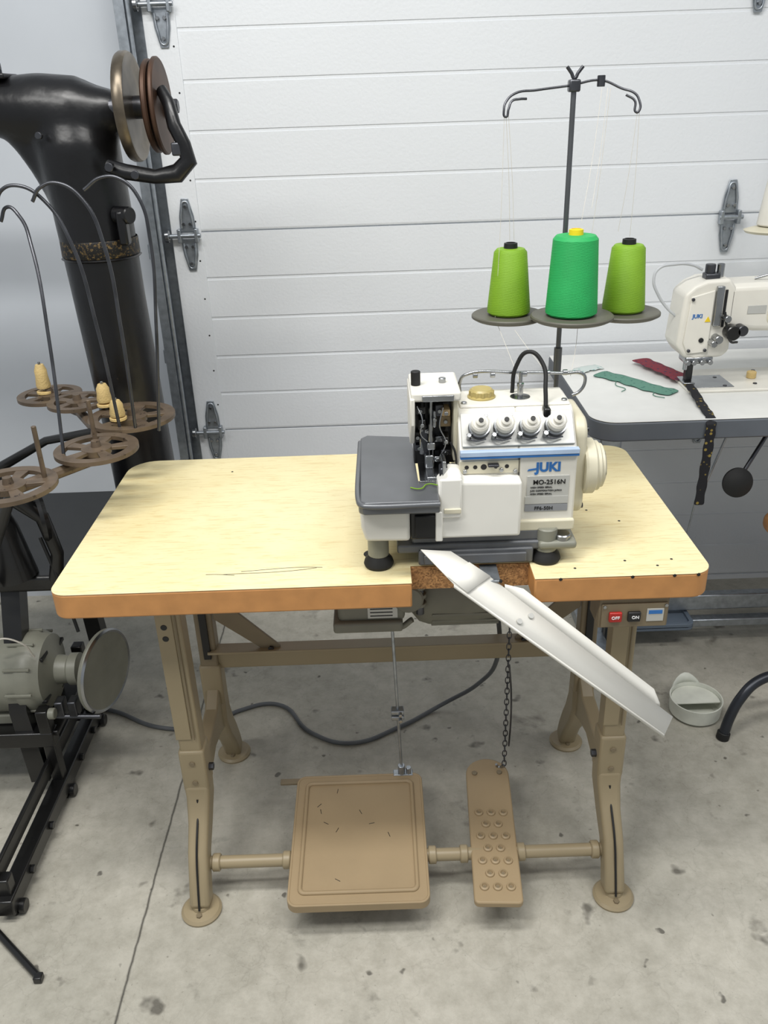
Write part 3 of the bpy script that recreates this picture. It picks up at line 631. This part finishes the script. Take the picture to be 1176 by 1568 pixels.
W=[[(-.60,.30,.88),(-.605,.36,1.1),(-.625,.42,1.26),(-.652,.46,1.31),(-.675,.47,1.325),(-.692,.47,1.30)],
   [(-.535,.46,.88),(-.545,.46,1.1),(-.565,.46,1.26),(-.60,.46,1.335),(-.640,.46,1.362),(-.675,.46,1.355),(-.69,.46,1.325)],
   [(-.500,.45,.88),(-.495,.45,1.1),(-.500,.45,1.25),(-.525,.45,1.335),(-.565,.45,1.365),(-.600,.45,1.358),(-.618,.45,1.335)],
   [(-.452,.45,.88),(-.425,.45,1.1),(-.412,.45,1.26),(-.422,.45,1.335),(-.450,.45,1.368),(-.485,.45,1.372),(-.52,.45,1.352)]]
for w in W: tube('guide_wire',w,.0034,dsteel,B_)
for (x,y) in ((-.555,.36),(-.61,.22)): cyl('guide_post',(x,y,.865),(x,y,.98),.0045,brown,B_)
R_=group('steel_rod',(-.73,-.1,0))
cyl('rod',(-.86,.01,.008),(-.677,-.146,.008),.007,black,R_)
box('rod_tip',(-.684,-.156,.001),(-.668,-.140,.015),black,R_,.002)

# ---------- right table
T2=group('sewing_table',(1.0,.9,0))
tabw=mat('table_white','#dcdcd8',.35,var=.03)
edgeg=mat('edge_grey','#5a5f66',.5,var=.05)
prism('top',[(1.75,1.185),(.505,1.185)]+arc(.56,.675,.060,180,270)+[(1.75,.615)],2,.799,.801,tabw,T2,.001)
prism('top_edge',[(1.75,1.186),(.504,1.186)]+arc(.56,.675,.061,180,270)+[(1.75,.614)],2,.752,.7985,edgeg,T2,.004)
for x in (.62,1.55):
    box('leg_column',(x-.03,.88,.03),(x+.03,.93,.75),galv,T2,.006)
    box('leg_foot',(x-.03,.66,.0),(x+.03,1.15,.04),galv,T2,.006)
    box('leg_top',(x-.03,.68,.73),(x+.03,1.1,.752),galv,T2,.004)
box('lower_crossbar',(.62,.89,.10),(1.55,.92,.15),galv,T2,.004)
box('treadle_beam',(.90,.86,.06),(1.55,.89,.085),galv,T2,.003)
pbl=mat('blue_grey_pedal','#667280',.45,var=.06)
TP=group('treadle_pedal',(.78,.92,.1))
prism('plate',rrect(.66,.83,.90,1.08,.02),2,.07,.085,pbl,TP,.003)
rim('rim',rrect(.66,.83,.90,1.08,.02),rrect(.672,.842,.888,1.068,.014),.08,.092,pbl,TP,(0,.95,.08),0)
box('hanger',(.66,.87,.0),(.69,.9,.075),galv,TP,.002)
# ---------- right machine
K=group('lockstitch_sewing_machine',(1.0,.88,.8))
yk=.87
box('bed',(.78,.80,.801),(1.4,.98,.808),white,K,.002)
box('needle_plate',(.79,.82,.808),(.90,.92,.8095),steel,K,.0005)
for x,y in ((.88,.83),(.88,.90),(.96,.84),(1.0,.95)): cyl('bed_screw',(x,y,.808),(x,y,.8105),.005,dsteel,K)
prism('head',[(.742,.915),(.750,1.040),(.772,1.060),(.80,1.072),(.855,1.075),(.875,1.05),(.875,.90),(.86,.885),(.790,.880),(.765,.885)],1,yk-.045,yk+.05,white,K,.008,4)
prism('arm',[(.85,.955),(.93,.945),(1.1,.94),(1.45,.93),(1.45,1.06),(1.1,1.063),(.93,1.062),(.85,1.06)],1,yk-.045,yk+.06,white,K,.016,4)
box('pillar',(1.30,yk-.06,.805),(1.45,yk+.07,1.06),white,K,.015,4)
prism('face_plate',[(.757,.925),(.765,1.035),(.82,1.05),(.82,.90),(.77,.895)],1,yk-.049,yk-.044,white,K,.002)
for x,z in ((.768,1.030),(.812,.905),(.772,.905)): cyl('face_screw',(x,yk-.049,z),(x,yk-.054,z),.004,dsteel,K,n=12)
text('badge','JUKI',.013,(.772,yk-.0495,.985),blue,K,bold=.0004)
prism('warning',[(.803,.975),(.817,.975),(.81,.988)],1,yk-.0505,yk-.049,yel,K,0)
box('top_bracket',(.80,yk-.03,1.07),(.835,yk+.0,1.085),dsteel,K,.003)
cyl('adjust_knob',(.815,yk-.01,1.075),(.815,yk-.01,1.105),.012,dsteel,K); cyl('adjust_knob',(.840,yk-.01,1.07),(.840,yk-.01,1.105),.009,steel,K)
box('thread_plate',(.822,yk-.056,.965),(.84,yk-.045,1.06),steel,K,.002)
box('head_slot',(.845,yk-.0465,.96),(.852,yk-.0445,1.05),ink,K,.001)
for k,(x,z,r,m) in enumerate([(.868,.95,.018,black),(.890,.955,.013,dsteel),(.835,.935,.010,steel),(.85,.985,.008,steel),(.825,.925,.008,steel),(.80,.93,.006,ink)]):
    cyl('tension_disc',(x,yk-.045,z),(x,yk-.075 if k<5 else yk-.052,z),r,m,K)
tube('take_up_lever',[(.845,yk-.06,1.0),(.852,yk-.07,.96),(.865,yk-.07,.93),(.885,yk-.06,.925)],.003,black,K)
box('arm_label',(.905,yk-.0465,.99),(.95,yk-.0445,1.01),label,K,.0005)
prism('arm_recess',rrect(.955,.96,1.3,1.04,.02),1,yk-.047,yk-.044,cream,K,.002)
cyl('needle_bar',(.788,yk,.885),(.788,yk,.842),.006,steel,K); cyl('presser_bar',(.803,yk+.01,.885),(.803,yk+.01,.835),.006,steel,K)
box('presser_foot',(.78,yk-.03,.8105),(.808,yk+.03,.816),steel,K,.002); box('foot_shank',(.79,yk-.005,.815),(.808,yk+.015,.86),black,K,.003)
box('guide_block',(.77,yk-.045,.868),(.84,yk+.01,.888),steel,K,.006)
for x in (.775,.79,.81,.83): cyl('guide_screw',(x,yk-.045,.874),(x,yk-.055,.874),.006,steel,K)
cabm=mat('cable_light_grey','#b9bcbf',.4)
tube('lamp_cord',[(.748,yk,.98),(.725,yk,1.0),(.698,yk,1.035),(.684,yk,1.07),(.692,yk,1.095),(.73,yk,1.105),(.775,yk,1.102),(.80,yk,1.09)],.0035,cabm,K)
tube('bobbin_winder',[(.93,yk,1.065),(1.0,yk-.02,1.085),(1.1,yk,1.07)],.003,steel,K)
cyl('finger_guard',(.97,yk+.02,.808),(.97,yk+.02,.825),.012,spool,K)
def strip(name,pts,w,m,axis=None):
    g=group(name,pts[0]); rows=[]
    P=[Vector(p) for p in pts]
    Q=[]
    for a,b in zip(P,P[1:]):
        for k in range(6): Q.append(a.lerp(b,k/6))
    Q.append(P[-1])
    for i,p in enumerate(Q):
        d=(Q[min(i+1,len(Q)-1)]-Q[max(i-1,0)]); s=Vector(axis) if axis else Vector((-d.y,d.x,0)).normalized()
        wv=w*(1+.15*math.sin(i*1.7)); rows.append([p-s*wv/2+Vector((0,0,.001*math.sin(i*2.1))),p+Vector((0,0,.0015)),p+s*wv/2+Vector((0,0,.001*math.cos(i*1.9)))])
    sheet('cloth',rows,m,g,.0008,1)
    return g
def patt(name,c1,c2,sc):
    m=mat(name,c1,.8,var=.1); nt=m.node_tree;N=nt.nodes;L=nt.links
    tc=N.new('ShaderNodeTexCoord'); v=N.new('ShaderNodeTexVoronoi'); v.inputs['Scale'].default_value=sc; L.new(tc.outputs['Object'],v.inputs['Vector'])
    r=N.new('ShaderNodeValToRGB'); r.color_ramp.elements[0].color=lin(c2); r.color_ramp.elements[0].position=.22; r.color_ramp.elements[1].color=lin(c1); r.color_ramp.elements[1].position=.3
    L.new(v.outputs['Distance'],r.inputs['Fac']); L.new(r.outputs[0],N['Principled BSDF'].inputs['Base Color']); return m
tealm=patt('teal_fabric','#5a8676','#37665a',90); redm=patt('red_fabric','#7c2836','#232a48',80); blk=patt('black_gold_ribbon','#15151a','#8f7b38',75); pap=patt('paper_print','#c2ccc8','#86a8a5',70)
sg=strip('fabric_strip',[(.60,.99,.8035),(.65,.93,.804),(.70,.85,.8035),(.745,.80,.804)],.060,tealm)
for pts in ([(.63,.92,.803),(.62,.88,.803),(.635,.85,.803),(.62,.83,.803)],[(.70,.82,.803),(.69,.79,.803),(.71,.77,.803)]): tube('loose_thread',pts,.001,tealm,sg)
strip('fabric_strip',[(.54,1.0,.804),(.57,1.03,.8045),(.62,1.05,.804)],.045,pap)
strip('fabric_strip',[(.735,1.08,.812),(.76,1.0,.813),(.785,.93,.812),(.793,.88,.812)],.055,redm)
strip('fabric_strip',[(.793,.86,.812),(.785,.78,.8125),(.776,.70,.807),(.770,.625,.804),(.768,.608,.79),(.768,.607,.74),(.766,.606,.66),(.765,.606,.585)],.024,blk,(1,0,0))
KL=group('knee_lifter',(.88,.66,.6))
lathe('pad',[(0,0),(.028,0),(.037,.006),(.037,.012),(.02,.02),(0,.022)],(.875,.67,.615),(0,-1,.2),rubber,KL)
cyl('pad_rod',(.88,.67,.62),(.97,.72,.75),.005,dsteel,KL)
cyl('hanger_rod',(.855,.70,.752),(.80,.70,.55),.003,galv,KL)
tube('chain_rod',[(.83,.75,.75),(.815,.78,.4),(.80,.85,.10)],.0025,galv,KL)
TC=group('thread_stand',(1.12,1.1,.8))
cyl('pole',(1.12,1.1,.801),(1.12,1.1,1.5),.006,steel,TC)
lathe('disc',[(0,0),(.06,0),(.065,.006),(.04,.014),(0,.016)],(1.03,1.05,1.145),(0,0,1),cream,TC)
cyl('disc_arm',(1.03,1.05,1.14),(1.12,1.1,1.14),.005,steel,TC)
CW=group('thread_cone',(1.035,1.05,1.162))
cyl('winding',(1.035,1.05,1.162),(1.035,1.05,1.29),.04,white,CW,r2=.028)
cyl('core',(1.035,1.05,1.29),(1.035,1.05,1.30),.012,cream,CW)
D_=group('plastic_dish',(.81,.55,0))
dm=mat('dish_pale','#d3d5ca',.4)
dx0,dy0=.812,.555
lathe('bowl',[(0,.004),(.052,.004),(.060,.012),(.064,.05),(.067,.05),(.064,.008),(.056,0),(0,0)],(dx0,dy0,0),(0,0,1),dm,D_,n=48)
bm=bmesh.new()
R=[]
for k in range(9):
    a=math.radians(60+k*10); R.append([bm.verts.new((dx0+.064*math.cos(a),dy0+.064*math.sin(a),.045)),bm.verts.new((dx0+.067*math.cos(a),dy0+.067*math.sin(a),.045+.035*math.sin(math.pi*k/8)))])
for a,b in zip(R,R[1:]): bm.faces.new([a[0],a[1],b[1],b[0]])
o=mk('back_lip',bm,dm,D_); s=o.modifiers.new('s','SOLIDIFY'); s.thickness=.003
prism('half_cover',[(dx0+.062*math.cos(math.radians(a)),dy0+.062*math.sin(math.radians(a))) for a in range(-10,191,10)],2,.036,.040,dm,D_,.001)
CH=group('chair',(1.1,.5,0))
tubem=mat('chair_tube_grey','#33363c',.35,.5)
tube('front_leg',[(.850,.452,.012),(.862,.46,.06),(.885,.47,.11),(.93,.49,.145),(1.0,.50,.16),(1.15,.50,.17)],.013,tubem,CH)
cyl('foot_cap',(.848,.451,0),(.851,.453,.02),.016,rubber,CH)
tube('rear_leg',[(1.25,.75,.012),(1.24,.74,.25),(1.15,.5,.17)],.013,tubem,CH)
cyl('gas_column',(1.2,.55,.12),(1.2,.55,.42),.025,tubem,CH)
prism('seat',rrect(1.02,.45,1.42,.85,.08),2,.42,.45,orange,CH,.01,3)

# ---------- lights / world
w=bpy.data.worlds.new('World'); scn.world=w; w.use_nodes=True
w.node_tree.nodes['Background'].inputs[0].default_value=(.90,.95,1,1); w.node_tree.nodes['Background'].inputs[1].default_value=.43
def area(name,loc,size,en,col=(1,.985,.955)):
    l=bpy.data.lights.new(name,'AREA'); l.shape='RECTANGLE'; l.size=size[0]; l.size_y=size[1]; l.energy=en; l.color=col
    o=bpy.data.objects.new(name,l); o.location=loc; COL.objects.link(o); return o
area('ceiling_lamp',(-.3,-.3,3.0),(1.4,.3),42)
area('ceiling_lamp.001',(1.3,-.9,3.0),(1.4,.3),30)
area('ceiling_lamp.002',(-1.4,-1.2,3.0),(1.4,.3),40)
try:
    scn.view_settings.view_transform='Standard'; scn.view_settings.look='None'
except Exception: pass
# ---------- camera
cd=bpy.data.cameras.new('Camera'); cam=bpy.data.objects.new('Camera',cd); COL.objects.link(cam); scn.camera=cam
cd.sensor_fit='VERTICAL'; cd.sensor_height=32; cd.lens=1581.4/1920*32; cd.clip_start=.05
t=math.radians(26.053); r=math.radians(-1.99)
fw=Vector((0,math.cos(t),-math.sin(t))); rt=Vector((1,0,0)); upv=rt.cross(fw)
rt2=rt*math.cos(r)+upv*math.sin(r); up2=-rt*math.sin(r)+upv*math.cos(r)
M=Matrix((rt2,up2,-fw)).transposed().to_4x4(); M.translation=Vector((.0098,-1.2077,1.4838)); cam.matrix_world=M
